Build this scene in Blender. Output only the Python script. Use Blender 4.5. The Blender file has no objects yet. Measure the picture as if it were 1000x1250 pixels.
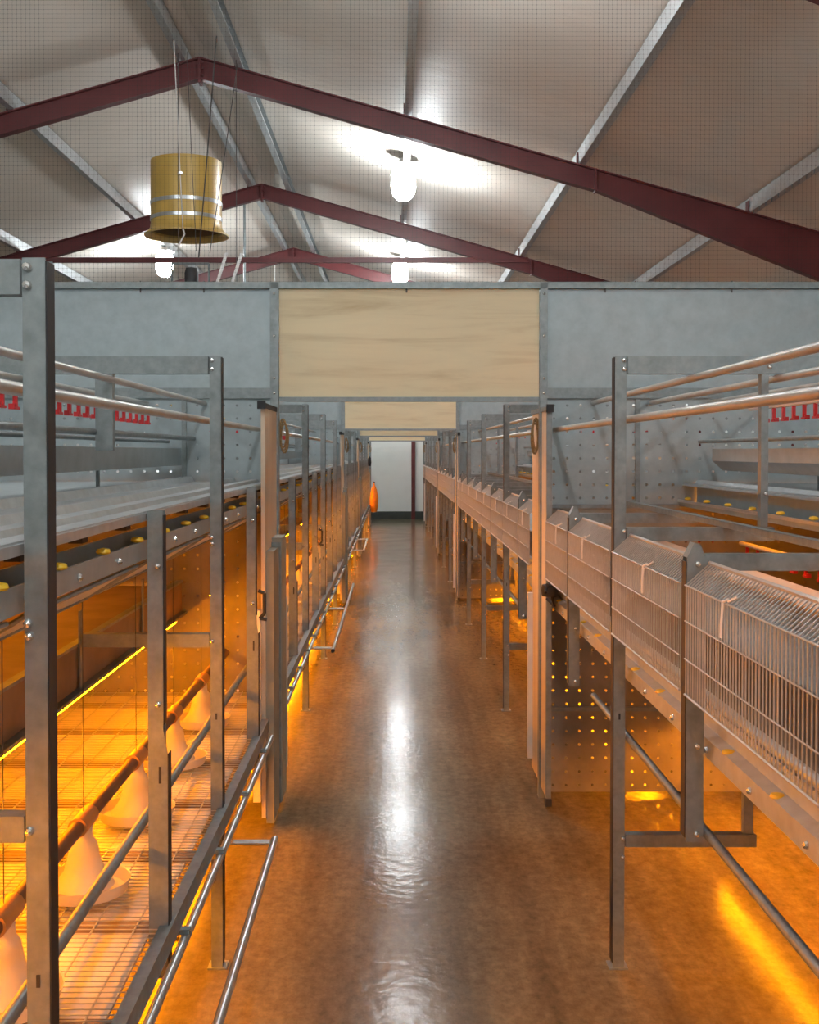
import bpy, math, random
from mathutils import Vector
random.seed(7)
# ------------------------------------------------------------------ camera, world, exposure
SC = bpy.context.scene
COL = SC.collection
H = 1.65
F_PX = 1400.0
cam_d = bpy.data.cameras.new('camera')
cam = bpy.data.objects.new('camera', cam_d); COL.objects.link(cam)
cam_d.sensor_fit = 'VERTICAL'; cam_d.sensor_height = 36.0; cam_d.sensor_width = 28.8
cam_d.lens = F_PX / 1250.0 * 36.0
PITCH = math.atan(30.0 / F_PX)
cam.location = (0, 0, H)
cam.rotation_euler = (math.pi / 2 - PITCH, 0.0, 0.0)
cam_d.shift_x = 19.0 / 1250.0                # vanishing point left of the frame centre
cam_d.shift_y = -(73.0 - 30.0) / 1250.0
cam_d.clip_start = 0.02; cam_d.clip_end = 200
SC.camera = cam
w = bpy.data.worlds.new('world'); SC.world = w; w.use_nodes = True
w.node_tree.nodes['Background'].inputs[0].default_value = (0.5, 0.55, 0.6, 1)
w.node_tree.nodes['Background'].inputs[1].default_value = 0.0
SC.view_settings.view_transform = 'Standard'; SC.view_settings.look = 'None'
SC.view_settings.gamma = 1.0; SC.view_settings.use_curve_mapping = False
SC.view_settings.exposure = 0.0
LAMP_E = 150.0        # white lamp globes
TUBE_E = 92.0         # orange light tubes

# ------------------------------------------------------------------ mesh helpers
class MB:
    def __init__(s): s.v = []; s.f = []; s.smooth = False
    def box(s, x0, x1, y0, y1, z0, z1):
        b = len(s.v)
        s.v += [(x0,y0,z0),(x1,y0,z0),(x1,y1,z0),(x0,y1,z0),(x0,y0,z1),(x1,y0,z1),(x1,y1,z1),(x0,y1,z1)]
        s.f += [tuple(b+i for i in q) for q in ((0,3,2,1),(4,5,6,7),(0,1,5,4),(1,2,6,5),(2,3,7,6),(3,0,4,7))]
        return s
    def prism(s, poly, axis, a, b):
        """closed polygon swept along an axis: 'y' takes (x,z), 'z' takes (x,y), 'x' takes (y,z)"""
        n = len(poly); k = len(s.v)
        def P(p, t):
            return (p[0], t, p[1]) if axis == 'y' else (p[0], p[1], t) if axis == 'z' else (t, p[0], p[1])
        s.v += [P(p, a) for p in poly] + [P(p, b) for p in poly]
        for i in range(n):
            j = (i+1) % n
            s.f.append((k+i, k+j, k+n+j, k+n+i))
        s.f.append(tuple(k+i for i in reversed(range(n)))); s.f.append(tuple(k+n+i for i in range(n)))
        return s
    def tube(s, p, q, r, n=10, r2=None, cap=True):
        p = Vector(p); q = Vector(q); d = (q-p).normalized()
        u = d.orthogonal().normalized(); w_ = d.cross(u); k = len(s.v); r2 = r if r2 is None else r2
        for c, rr in ((p, r), (q, r2)):
            for i in range(n):
                t = 2*math.pi*i/n
                s.v.append(tuple(c + u*math.cos(t)*rr + w_*math.sin(t)*rr))
        for i in range(n):
            j = (i+1) % n
            s.f.append((k+i, k+j, k+n+j, k+n+i))
        if cap:
            s.f.append(tuple(k+i for i in reversed(range(n)))); s.f.append(tuple(k+n+i for i in range(n)))
        return s
    def path(s, pts, r, n=6):
        for a, b in zip(pts[:-1], pts[1:]): s.tube(a, b, r, n)
        return s
    def lathe(s, prof, n=24, c=(0,0,0), caps=False):
        k = len(s.v); m = len(prof)
        for i in range(n):
            t = 2*math.pi*i/n
            for r, z in prof: s.v.append((c[0]+r*math.cos(t), c[1]+r*math.sin(t), c[2]+z))
        for i in range(n):
            j = (i+1) % n
            for a in range(m-1):
                s.f.append((k+i*m+a, k+j*m+a, k+j*m+a+1, k+i*m+a+1))
        if caps:
            s.f.append(tuple(k+i*m for i in reversed(range(n)))); s.f.append(tuple(k+i*m+m-1 for i in range(n)))
        return s
    def mesh(s, name, mat, smooth=None):
        me = bpy.data.meshes.new(name); me.from_pydata(s.v, [], s.f); me.update()
        if mat: me.materials.append(mat)
        if smooth or (smooth is None and s.smooth):
            for p in me.polygons: p.use_smooth = True
            try: me.set_sharp_from_angle(angle=math.radians(40))
            except Exception: pass
        return me
def mb(smooth=False):
    m = MB(); m.smooth = smooth; return m
def obj(name, me, parent=None, loc=None):
    o = bpy.data.objects.new(name, me); COL.objects.link(o)
    if parent is not None: o.parent = parent
    if loc is not None: o.location = loc
    return o
def tag(o, label, cat, group=None):
    n_ = len(label.replace('-', ' ').split())
    if not 4 <= n_ <= 16: print('LABELLEN', n_, label)
    o['label'] = label; o['category'] = cat
    if group: o['group'] = group
    return o
def thing(name, label, cat, loc=(0,0,0), group=None):
    o = bpy.data.objects.new(name, None); COL.objects.link(o); o.location = loc
    o.empty_display_size = 0.1
    return tag(o, label, cat, group)
def struct(o): o['kind'] = 'structure'; return o
def stuff(o): o['kind'] = 'stuff'; return o

# ------------------------------------------------------------------ materials
def new_mat(name):
    m = bpy.data.materials.new(name); m.use_nodes = True
    nt = m.node_tree; return m, nt, nt.nodes['Principled BSDF']
def noise_ramp(nt, scale, stops, detail=4, coord='Object', stretch=(1,1,1), rough=0.6):
    tc = nt.nodes.new('ShaderNodeTexCoord'); mp = nt.nodes.new('ShaderNodeMapping')
    mp.inputs['Scale'].default_value = stretch
    nz = nt.nodes.new('ShaderNodeTexNoise'); nz.inputs['Scale'].default_value = scale
    nz.inputs['Detail'].default_value = detail; nz.inputs['Roughness'].default_value = rough
    rp = nt.nodes.new('ShaderNodeValToRGB'); e = rp.color_ramp.elements
    e[0].position, e[0].color = stops[0][0], (*stops[0][1], 1)
    e[1].position, e[1].color = stops[-1][0], (*stops[-1][1], 1)
    for p, c in stops[1:-1]:
        x = e.new(p); x.color = (*c, 1)
    nt.links.new(tc.outputs[coord], mp.inputs[0]); nt.links.new(mp.outputs[0], nz.inputs[0])
    nt.links.new(nz.outputs[0], rp.inputs[0])
    return rp, nz, mp
def simple(name, col, rough=0.5, metal=0.0, var=0.12, scale=8, bump=0.0, spec=0.5):
    m, nt, b = new_mat(name)
    lo = tuple(c*(1-var) for c in col); hi = tuple(min(1, c*(1+var)) for c in col)
    rp, nz, mp = noise_ramp(nt, scale, [(0.3, lo), (0.7, hi)])
    nt.links.new(rp.outputs[0], b.inputs['Base Color'])
    b.inputs['Roughness'].default_value = rough; b.inputs['Metallic'].default_value = metal
    b.inputs['Specular IOR Level'].default_value = spec
    if bump:
        bp = nt.nodes.new('ShaderNodeBump'); bp.inputs['Strength'].default_value = bump; bp.inputs['Distance'].default_value = 0.01
        nt.links.new(nz.outputs[0], bp.inputs['Height']); nt.links.new(bp.outputs[0], b.inputs['Normal'])
    return m
M = {}
M['galv'] = simple('galvanised', (0.225, 0.255, 0.26), 0.42, 0.45, 0.18, 30)
M['galv_sheet'] = simple('galvanised_sheet', (0.35, 0.41, 0.43), 0.40, 0.3, 0.10, 14)
M['warm_lit_sheet'] = simple('warm_lit_sheet', (0.25, 0.225, 0.185), 0.6, 0.1, 0.2, 6)  # darker brown base imitates the deep orange lighting on the lower sheets
M['galv_bright'] = simple('bright_zinc', (0.55, 0.57, 0.58), 0.30, 0.75, 0.08, 30)
M['tray'] = simple('zinc_tray', (0.48, 0.51, 0.525), 0.33, 0.35, 0.12, 20)
M['bolt'] = simple('bolt_zinc', (0.75, 0.75, 0.74), 0.22, 0.9, 0.05, 30)
M['wire'] = simple('wire', (0.50, 0.49, 0.47), 0.38, 0.5, 0.1, 30)
M['pole'] = simple('perch_steel', (0.46, 0.45, 0.43), 0.36, 0.3, 0.18, 6)
M['red'] = simple('red_oxide_paint', (0.125, 0.022, 0.024), 0.45, 0.0, 0.2, 3)
M['dark'] = simple('dark_rubber', (0.02, 0.02, 0.022), 0.6, 0.0, 0.2, 20)
M['yellow_clip'] = simple('yellow_plastic', (0.80, 0.52, 0.03), 0.45, 0.0, 0.1, 20)
M['red_plastic'] = simple('red_plastic', (0.62, 0.02, 0.025), 0.4, 0.0, 0.1, 20)
M['white_plastic'] = simple('white_plastic', (0.72, 0.70, 0.68), 0.45, 0.0, 0.04, 10)
M['belt'] = simple('pale_belt', (0.72, 0.66, 0.60), 0.5, 0.0, 0.08, 5)
M['brown_board'] = simple('brown_board', (0.24, 0.17, 0.12), 0.6, 0.0, 0.25, 5)
M['wall'] = simple('white_wall_panel', (0.88, 0.91, 0.885), 0.5, 0.0, 0.03, 2)
M['skirting'] = simple('dark_skirting', (0.045, 0.055, 0.05), 0.6, 0.0, 0.3, 3)
M['chimney'] = simple('yellow_fibreglass', (0.56, 0.36, 0.085), 0.38, 0.0, 0.12, 2.5)
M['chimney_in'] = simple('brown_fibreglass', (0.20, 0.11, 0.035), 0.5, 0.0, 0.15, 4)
M['orange_sack'] = simple('orange_plastic', (0.85, 0.30, 0.03), 0.5, 0.0, 0.15, 6)
M['rope'] = simple('tan_rope', (0.30, 0.20, 0.09), 0.9, 0.0, 0.3, 60)
M['cord'] = simple('white_cord', (0.75, 0.72, 0.68), 0.6, 0.0, 0.05, 20)
M['cable'] = simple('dark_cable', (0.10, 0.09, 0.085), 0.5, 0.3, 0.2, 20)
M['net'] = simple('black_netting', (0.035, 0.032, 0.03), 0.8, 0.0, 0.1, 20)
M['feed_pipe'] = simple('feed_pipe', (0.16, 0.08, 0.05), 0.5, 0.1, 0.2, 12)
M['coupling'] = simple('orange_coupling', (0.55, 0.26, 0.08), 0.45, 0.0, 0.1, 12)
M['kickboard'] = simple('grey_green_board', (0.30, 0.29, 0.235), 0.6, 0.0, 0.12, 10)

def mat_wood(name, col, along):
    m, nt, b = new_mat(name)
    st = (0.7, 4, 7) if along == 'x' else (6, 6, 0.5)
    dk = tuple(c*k for c, k in zip(col, (0.80, 0.74, 0.64)))
    rp, nz, mp = noise_ramp(nt, 2.0, [(0.25, dk), (0.5, col), (0.8, tuple(min(1, c*1.08) for c in col))], 6, 'Object', st, 0.65)
    nz.inputs['Distortion'].default_value = 0.6
    nt.links.new(rp.outputs[0], b.inputs['Base Color']); b.inputs['Roughness'].default_value = 0.55
    return m
M['plywood'] = mat_wood('plywood', (0.86, 0.74, 0.49), 'x')
M['door_wood'] = mat_wood('door_wood', (0.68, 0.58, 0.44), 'z')

# translucent white plastic of the pan feeders
m, nt, b = new_mat('translucent_white')
b.inputs['Base Color'].default_value = (0.8, 0.76, 0.7, 1); b.inputs['Roughness'].default_value = 0.35
tr = nt.nodes.new('ShaderNodeBsdfTranslucent'); tr.inputs[0].default_value = (0.8, 0.75, 0.65, 1)
mx = nt.nodes.new('ShaderNodeMixShader'); mx.inputs[0].default_value = 0.45
nt.links.new(b.outputs[0], mx.inputs[1]); nt.links.new(tr.outputs[0], mx.inputs[2])
nt.links.new(mx.outputs[0], nt.nodes['Material Output'].inputs[0]); M['pan'] = m

def emis(name, col, e):
    m = bpy.data.materials.new(name); m.use_nodes = True; nt = m.node_tree; nt.nodes.clear()
    o = nt.nodes.new('ShaderNodeOutputMaterial'); em = nt.nodes.new('ShaderNodeEmission')
    em.inputs[0].default_value = (*col, 1); em.inputs[1].default_value = e
    nt.links.new(em.outputs[0], o.inputs[0]); return m
M['lamp_glow'] = emis('lamp_glow', (0.93, 0.98, 1.0), LAMP_E)
M['tube_glow'] = emis('orange_tube_glow', (1.0, 0.275, 0.001), TUBE_E*1.45)
M['tube_low'] = emis('low_orange_tube_glow', (1.0, 0.275, 0.001), TUBE_E*3.1)
M['tube_dim'] = emis('dim_orange_tube_glow', (1.0, 0.275, 0.001), TUBE_E*.3)

# ceiling lining: slightly crinkled, satin pale foil
m, nt, b = new_mat('ceiling_lining')
rp, nz, mp = noise_ramp(nt, 0.8, [(0.3, (0.74, 0.685, 0.61)), (0.7, (0.85, 0.795, 0.72))], 3)
nt.links.new(rp.outputs[0], b.inputs['Base Color']); b.inputs['Roughness'].default_value = 0.55; b.inputs['Specular IOR Level'].default_value = 0.3
tc = nt.nodes.new('ShaderNodeTexCoord'); mp2 = nt.nodes.new('ShaderNodeMapping'); mp2.inputs['Scale'].default_value = (0.6, 5.0, 1)
nz2 = nt.nodes.new('ShaderNodeTexNoise'); nz2.inputs['Scale'].default_value = 1.6; nz2.inputs['Detail'].default_value = 3
bp = nt.nodes.new('ShaderNodeBump'); bp.inputs['Strength'].default_value = 0.25; bp.inputs['Distance'].default_value = 0.03
nt.links.new(tc.outputs['Object'], mp2.inputs[0]); nt.links.new(mp2.outputs[0], nz2.inputs[0])
nt.links.new(nz2.outputs[0], bp.inputs['Height']); nt.links.new(bp.outputs[0], b.inputs['Normal'])
M['ceiling'] = m

# worn, slightly wet concrete
m, nt, b = new_mat('concrete')
rp, nz, mp = noise_ramp(nt, 1.7, [(0.2, (0.11, 0.091, 0.059)), (0.5, (0.155, 0.13, 0.085)), (0.8, (0.21, 0.178, 0.115))], 6, 'Object', (1, 0.5, 1), 0.6)
rg, nzg, mpg = noise_ramp(nt, 26, [(0.3, (0.62, 0.62, 0.62)), (0.7, (1.35, 1.33, 1.3))], 8, 'Object', (1, 0.7, 1), 0.75)
rt, nzt, mpt = noise_ramp(nt, 2.6, [(0.35, (0.72, 0.72, 0.74)), (0.6, (1.1, 1.1, 1.08))], 5, 'Object', (2.2, 0.18, 1), 0.6)
mA = nt.nodes.new('ShaderNodeMix'); mA.data_type = 'RGBA'; mA.blend_type = 'MULTIPLY'; mA.inputs[0].default_value = 1
mB_ = nt.nodes.new('ShaderNodeMix'); mB_.data_type = 'RGBA'; mB_.blend_type = 'MULTIPLY'; mB_.inputs[0].default_value = 1
nt.links.new(rp.outputs[0], mA.inputs[6]); nt.links.new(rg.outputs[0], mA.inputs[7])
nt.links.new(mA.outputs[2], mB_.inputs[6]); nt.links.new(rt.outputs[0], mB_.inputs[7])
nt.links.new(mB_.outputs[2], b.inputs['Base Color'])
tc = nt.nodes.new('ShaderNodeTexCoord')
nz2 = nt.nodes.new('ShaderNodeTexNoise'); nz2.inputs['Scale'].default_value = 2.0; nz2.inputs['Detail'].default_value = 4
mr = nt.nodes.new('ShaderNodeMapRange'); mr.inputs[1].default_value = 0.3; mr.inputs[2].default_value = 0.75
mr.inputs[3].default_value = 0.12; mr.inputs[4].default_value = 0.20
b.inputs['Specular IOR Level'].default_value = 0.034
nt.links.new(tc.outputs['Object'], nz2.inputs[0]); nt.links.new(nz2.outputs[0], mr.inputs[0]); nt.links.new(mr.outputs[0], b.inputs['Roughness'])
nz3 = nt.nodes.new('ShaderNodeTexNoise'); nz3.inputs['Scale'].default_value = 22; nz3.inputs['Detail'].default_value = 5
bp = nt.nodes.new('ShaderNodeBump'); bp.inputs['Strength'].default_value = 0.2; bp.inputs['Distance'].default_value = 0.006
nt.links.new(tc.outputs['Object'], nz3.inputs[0]); nt.links.new(nz3.outputs[0], bp.inputs['Height']); nt.links.new(bp.outputs[0], b.inputs['Normal'])
M['concrete'] = m

# ------------------------------------------------------------------ layout
BAY = 1.825
PAN = [3, 7, 10, 14]                       # bays that carry a partition
PY = [BAY*k for k in PAN]                  # 5.475, 12.775, 18.25, 25.55
END = 28.3
BACK = -9.0
XL, XR = -0.565, 0.717                      # aisle-side post lines
ZONES = [(-0.9, PY[0]-0.03), (PY[0]+0.03, PY[1]-0.03), (PY[1]+0.03, PY[2]-0.03), (PY[2]+0.03, PY[3]-0.03), (PY[3]+0.03, END-0.35)]
ZN = ['before the large header', 'between large and second header', 'between second and third header',
      'between third and fourth header', 'past the fourth header']
ORD = ['first', 'second', 'third', 'fourth', 'fifth']
RX = -1.71
def roofz(x): return 5.13 - 0.28*abs(x-RX)
EL, ER = -8.7, 5.3

# ------------------------------------------------------------------ shell
struct(obj('floor', mb().box(EL-.2, ER+.2, BACK, END, -0.12, 0).mesh('floor', M['concrete'])))
struct(obj('wall_left', mb().box(EL-.2, EL-.05, BACK, END, 0, roofz(EL)+.2).mesh('wall', M['wall'])))
struct(obj('wall_right', mb().box(ER+.05, ER+.2, BACK, END, 0, roofz(ER)+.2).mesh('wall', M['wall'])))
gable = [(EL-.2, 0), (ER+.2, 0), (ER+.2, roofz(ER)+.2), (RX, roofz(RX)+.24), (EL-.2, roofz(EL)+.2)]
struct(obj('wall_back', mb().prism(gable, 'y', END, END+.15).mesh('wall', M['wall'])))
struct(obj('wall_front', mb().prism(gable, 'y', BACK-.15, BACK).mesh('wall', M['wall'])))
struct(obj('baseboard_back', mb().box(EL, ER, END-.06, END, 0, 0.19).mesh('skirting', M['skirting'])))
# steel column against the end wall
tag(obj('wall_column', mb().box(-.045, .045, -.1, 0, 0, 4.4).mesh('column', M['red']), None, (0.475, END-.06, 0)),
    'dark red steel column standing against the white end wall', 'column')

PURL = [-7.85, -6.35, -4.85, -3.37, -1.86, -1.36, 0.13, 1.66, 3.17, 4.68]
ceil = obj('ceiling', None); struct(ceil)
edges = [EL-.2] + [p for p in PURL if p not in (-1.86, -1.36)] + [RX, ER+.2]
edges.sort()
for a, b_ in zip(edges[:-1], edges[1:]):
    g = 0.0015
    n = 4
    for i in range(n):
        y0 = BACK + (END-BACK)*i/n; y1 = BACK + (END-BACK)*(i+1)/n
        pl = [(a+g, roofz(a)+.15), (b_-g, roofz(b_)+.15), (b_-g, roofz(b_)+.19), (a+g, roofz(a)+.19)]
        obj('ceiling_sheet', mb().prism(pl, 'y', y0+g, y1-g).mesh('ceiling_sheet', M['ceiling']), ceil)

PNAME = {-7.85: 'second purlin up from the low eave behind the open row', -6.35: 'third purlin up from the low eave behind the open row',
         -4.85: 'second purlin down from the ridge behind the open row', -3.37: 'purlin carrying a lamp beyond the yellow chimney',
         -1.86: 'ridge purlin on the slope above the open row', -1.36: 'ridge purlin on the slope above the aisle',
         0.13: 'purlin above the aisle that carries the bright lamps', 1.66: 'purlin above the front of the mesh-fronted row',
         3.17: 'purlin with small teeth along its underside', 4.68: 'lowest purlin beside the eave of the mesh-fronted row'}
for px in PURL:
    sgn = 1 if px > RX else -1
    z = roofz(px)
    t = thing('purlin', 'galvanised ' + PNAME[px], 'purlin', (px, 0, z))
    c = [(-.032, .128), (-.032, 0), (.032, 0), (.032, .02), (.026, .02), (.026, .006), (-.026, .006), (-.026, .128)]
    c = [(x*sgn, q) for x, q in c]
    if sgn < 0: c.reverse()
    obj('web', mb().prism(c, 'y', BACK+.02, END-.02).mesh('purlin', M['tray']), t)
    obj('top_flange', mb().box(min(-.032*sgn, .032*sgn), max(-.032*sgn, .032*sgn), BACK+.02, END-.02, .1285, .134).mesh('flange', M['galv']), t)
    if px == 3.17:
        me = mb().prism([(-.012, 0), (.012, 0), (0, -.03)], 'x', -.004, .004).mesh('tooth', M['galv'])
        for i in range(28): obj('tooth', me, t, (-.028, 5.9+i*.16, 0))

FR_Y = [0.92, 5.62, 10.2, 14.95, 19.6, 24.3]
FLAB = ['nearest before the first plywood header', 'just past the first plywood header', 'crossing in front of the yellow chimney top ropes',
        'with a level tie bar, behind the yellow chimney', 'third beyond the first plywood header net', 'last before the white end wall']
for i, y in enumerate(FR_Y):
    lab = ['dark red steel roof frame overhead in front of the bird netting',
           'dark red steel roof frame directly behind the bird netting',
           'dark red steel roof frame at the ropes of the yellow chimney',
           'dark red steel roof frame with a level tie bar behind the chimney',
           'dark red steel roof frame next beyond the one with the tie bar',
           'dark red steel roof frame nearest the white end wall'][i]
    t = thing('roof_frame', lab, 'roof frame', (RX, y, 0))
    for s, e in ((-1, EL), (1, ER)):
        L = abs(e-RX)-.02
        def zt(d): return 5.13 - .28*d - .004
        HS = 3.49
        def dep(d): return .18 if d <= HS else .18 + (d-HS)*.118
        # rafter up to the haunch
        P = [(0.006*s, zt(0.006)), (HS*s, zt(HS)), (HS*s, zt(HS)-.19), (0.006*s, zt(0.006)-.19)]
        if s < 0: P.reverse()
        r = obj('rafter', mb().prism(P, 'y', -.006, .006).mesh('rafter', M['red']), t)
        m2 = mb()
        for o0, o1 in ((0, .012), (.178, .19)):
            Q = [(0.006*s, zt(.006)-o0), (HS*s, zt(HS)-o0), (HS*s, zt(HS)-o1), (.006*s, zt(.006)-o1)]
            if s < 0: Q.reverse()
            m2.prism(Q, 'y', -.05, .05)
        obj('flange', m2.mesh('flange', M['red']), r)
        Q0, Q1 = HS+.004, L
        P = [(Q0*s, zt(Q0)), (Q1*s, zt(Q1)), (Q1*s, zt(Q1)-dep(Q1)), (Q0*s, zt(Q0)-.19)]
        if s < 0: P.reverse()
        h = obj('haunch', mb().prism(P, 'y', -.007, .007).mesh('haunch', M['red']), t)
        m2 = mb()
        A = [(Q0*s, zt(Q0)), (Q1*s, zt(Q1)), (Q1*s, zt(Q1)-.012), (Q0*s, zt(Q0)-.012)]
        B = [(Q0*s, zt(Q0)-.178), (Q1*s, zt(Q1)-dep(Q1)+.012), (Q1*s, zt(Q1)-dep(Q1)), (Q0*s, zt(Q0)-.19)]
        if s < 0: A.reverse(); B.reverse()
        m2.prism(A, 'y', -.05, .05).prism(B, 'y', -.05, .05)
        obj('flange', m2.mesh('flange', M['red']), h)
        obj('joint_plate', mb().box(HS*s-.008, HS*s+.008, -.055, .055, zt(HS)-.2, zt(HS)-.001).mesh('plate', M['red']), t)
        cx = (L-.12)*s
        m2 = mb().box(cx-.006, cx+.006, -.006, .006, 0, zt(L)-.2).box(cx-.09, cx+.09, -.006, .006, 0, zt(L)-.2)
        m2.box(cx-.1, cx-.088, -.05, .05, 0, zt(L)-.2).box(cx+.088, cx+.1, -.05, .05, 0, zt(L)-.2)
        obj('column', m2.mesh('column', M['red']), t)
    obj('apex_plate', mb().prism([(-.012, 4.90), (.012, 4.90), (.012, 5.122), (-.012, 5.122)], 'y', -.06, .06).mesh('plate', M['red']), t)
    for q in (4.97, 5.03, 5.09):
        obj('bolt', mb().tube((.012, -.03, q), (.03, -.03, q), .012, 6).mesh('bolt', M['red']), t)
    for d in [p-RX for p in PURL]:
        if abs(d) < L:
            obj('cleat', mb().box(d-.045, d-.036, -.04, .04, zt(abs(d))-.002, zt(abs(d))+.11).mesh('cleat', M['red']), t)
    if i == 3:
        obj('tie_bar', mb().box(-3.45, 3.45, -.03, .03, 4.11, 4.175).mesh('tie', M['red']), t)

# ------------------------------------------------------------------ white lamps
def lamp(x, y, z, label):
    t = thing('ceiling_lamp', label, 'lamp', (x, y, z), 'bright white lamps under the roof')
    prof = [(0.0, -.20), (.06, -.19), (.105, -.15), (.128, -.08), (.128, .09), (.105, .145), (.045, .168)]
    g = obj('globe', mb(True).lathe(prof, 16).mesh('globe', M['lamp_glow']), t)
    obj('cap', mb(True).lathe([(0, .235), (.045, .235), (.05, .165), (0, .165)], 14).mesh('cap', M['white_plastic']), t)
    obj('canopy', mb(True).lathe([(.045, .172), (.145, .169), (.149, .173), (.05, .19)], 20).mesh('canopy', M['white_plastic']), t)
    obj('stem', mb().tube((0, 0, .235), (0, 0, roofz(x)-z), .012, 8).mesh('stem', M['galv']), t)
for y, l in ((-6.1, 'bright white lamp farthest from the netting, hung over the empty aisle'), (0.0, 'bright white lamp hanging in front of the bird netting'), (6.35, 'bright white lamp just behind the bird netting'),
             (12.15, 'large bright white lamp beside the yellow chimney above the plywood headers'),
             (18.3, 'small bright white lamp below the level red tie bar'), (24.4, 'bright white lamp nearest the white end wall')):
    lamp(0.10, y, 4.50 if y > 1 else 4.30, l)
lamp(-3.37, 16.9, 4.42, 'bright white lamp glowing below the rim of the yellow chimney')
lamp(0.1, 27.3, 4.3, 'added white lamp brightening the end wall past the fourth header')  # unseen lamp added to brighten the end wall
lamp(3.6, -4.0, 3.5, 'added white fill lamp over the far side of the mesh-fronted row')  # out-of-view lamp added to lift the ambient light
lamp(-3.37, -4.0, 4.42, 'added white fill lamp farthest back over the open row')  # another unseen fill lamp, put in for more even room light
lamp(-3.37, 5.0, 4.42, 'bright white lamp over the far side of the open row')

# ------------------------------------------------------------------ partitions with plywood header
def perforated(x0, x1, z0, z1, step=.064, r=.0068):
    m = mb(); n = 8
    nx = max(1, int(round((x1-x0)/step))); nz = max(1, int(round((z1-z0)/step)))
    sx = (x1-x0)/nx; sz = (z1-z0)/nz
    idx = {}
    for i in range(nx+1):
        for j in range(nz+1):
            idx[i, j] = len(m.v); m.v.append((x0+i*sx, 0, z0+j*sz))
    for i in range(nx):
        for j in range(nz):
            cx = x0+(i+.5)*sx; cz = z0+(j+.5)*sz
            k = len(m.v)
            for a in range(n):
                t = math.pi/4*a + math.pi/8 + math.pi
                m.v.append((cx+r*math.cos(t), 0, cz+r*math.sin(t)))
            c = [idx[i, j], idx[i+1, j], idx[i+1, j+1], idx[i, j+1]]
            # ring of octagon: 0,1 bottom-left..., group two octagon edges per side
            # octagon angles: 202.5,247.5,292.5,337.5,22.5,67.5,112.5,157.5
            m.f += [(c[0], c[1], k+2, k+1), (c[1], c[2], k+4, k+3), (c[2], c[3], k+6, k+5), (c[3], c[0], k, k+7),
                    (c[0], k+1, k), (c[1], k+3, k+2), (c[2], k+5, k+4), (c[3], k+7, k+6)]
    return m
OL, OR = -0.545, 0.690          # header opening
WL, WR = -3.0, 3.2
bolt_me = mb(True).lathe([(0, -.008), (.006, -.006), (.008, 0), (.006, .003), (0, .004)], 8).mesh('bolt', M['bolt'])
for v in bolt_me.vertices:      # axis along -y so the head faces the camera end
    x, y, z = v.co; v.co = (x, z, y)
part_meshes = None
door_proto = None
for n, y in enumerate(PY):
    t = thing('partition', 'galvanised partition with %s plywood header over the aisle' % ['the large', 'the second', 'the third', 'the fourth'][n], 'partition', (0, y, 0))
    if part_meshes is None:
        pm = []
        pm.append(('plywood_header', mb().box(OL, OR, -.012, 0, 1.912, 2.425).mesh('header', M['plywood'])))
        pm.append(('upper_sheet', mb().box(WL, OL-.042, -.004, 0, 1.955, 2.43).mesh('sheet', M['galv_sheet'])))
        pm.append(('upper_sheet', mb().box(OR+.038, WR, -.004, 0, 1.955, 2.43).mesh('sheet', M['galv_sheet'])))
        pm.append(('top_rail', mb().prism([(-.035, 2.425), (.02, 2.425), (.02, 2.455), (-.035, 2.455)], 'x', WL, WR).mesh('rail', M['galv'])))
        pm.append(('header_rail', mb().box(OL, OR, -.03, .01, 1.89, 1.912).mesh('rail', M['galv'])))
        pm.append(('middle_rail', mb().box(WL, OL-.042, -.03, .01, 1.905, 1.955).mesh('rail', M['galv'])))
        pm.append(('middle_rail', mb().box(OR+.038, WR, -.03, .01, 1.905, 1.955).mesh('rail', M['galv'])))
        pm.append(('door_post', mb().box(OL-.042, OL-.002, -.035, .02, 0, 2.452).mesh('post', M['galv'])))
        pm.append(('door_post', mb().box(OR+.002, OR+.038, -.035, .02, 0, 2.452).mesh('post', M['galv'])))
        pm.append(('perforated_sheet', perforated(WL, OL-.045, 1.40, 1.905).mesh('perf', M['galv_sheet'])))
        pm.append(('perforated_sheet', perforated(OR+.042, WR, 1.40, 1.905).mesh('perf', M['galv_sheet'])))
        pm.append(('lower_sheet', perforated(WL, OL-.045, .02, 1.385).mesh('perf', M['warm_lit_sheet'])))
        pm.append(('lower_sheet', perforated(OR+.042, WR, .02, 1.385).mesh('perf', M['warm_lit_sheet'])))
        pm.append(('joint_rail', mb().box(WL, OL-.045, -.012, .004, 1.383, 1.402).mesh('rail', M['galv'])))
        pm.append(('joint_rail', mb().box(OR+.042, WR, -.012, .004, 1.383, 1.402).mesh('rail', M['galv'])))
        pm.append(('joint_rail', mb().box(OR+.042, WR, -.012, .004, .41, .43).mesh('rail', M['galv'])))
        pm.append(('stiffener', mb().box(1.150, 1.172, -.02, -.004, 1.40, 1.905).mesh('stiff', M['galv'])))
        pm.append(('stiffener', mb().box(-1.01, -.988, -.02, -.004, 1.40, 1.905).mesh('stiff', M['galv'])))
        part_meshes = pm
    for nm, me in part_meshes: obj(nm, me, t)
    if n == 0:
        for bx in (OL-.022, OR+.02):
            for bz in (1.93, 2.0, 2.2, 2.40): obj('bolt', bolt_me, t, (bx, -.036, bz))
        for bx in (-2.0, -1.2, -.9, .06, 1.0, 1.6): obj('hook', mb().tube((bx, -.03, 2.46), (bx, -.03, 2.405), .004, 6).mesh('hook', M['cable']), t)

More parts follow.
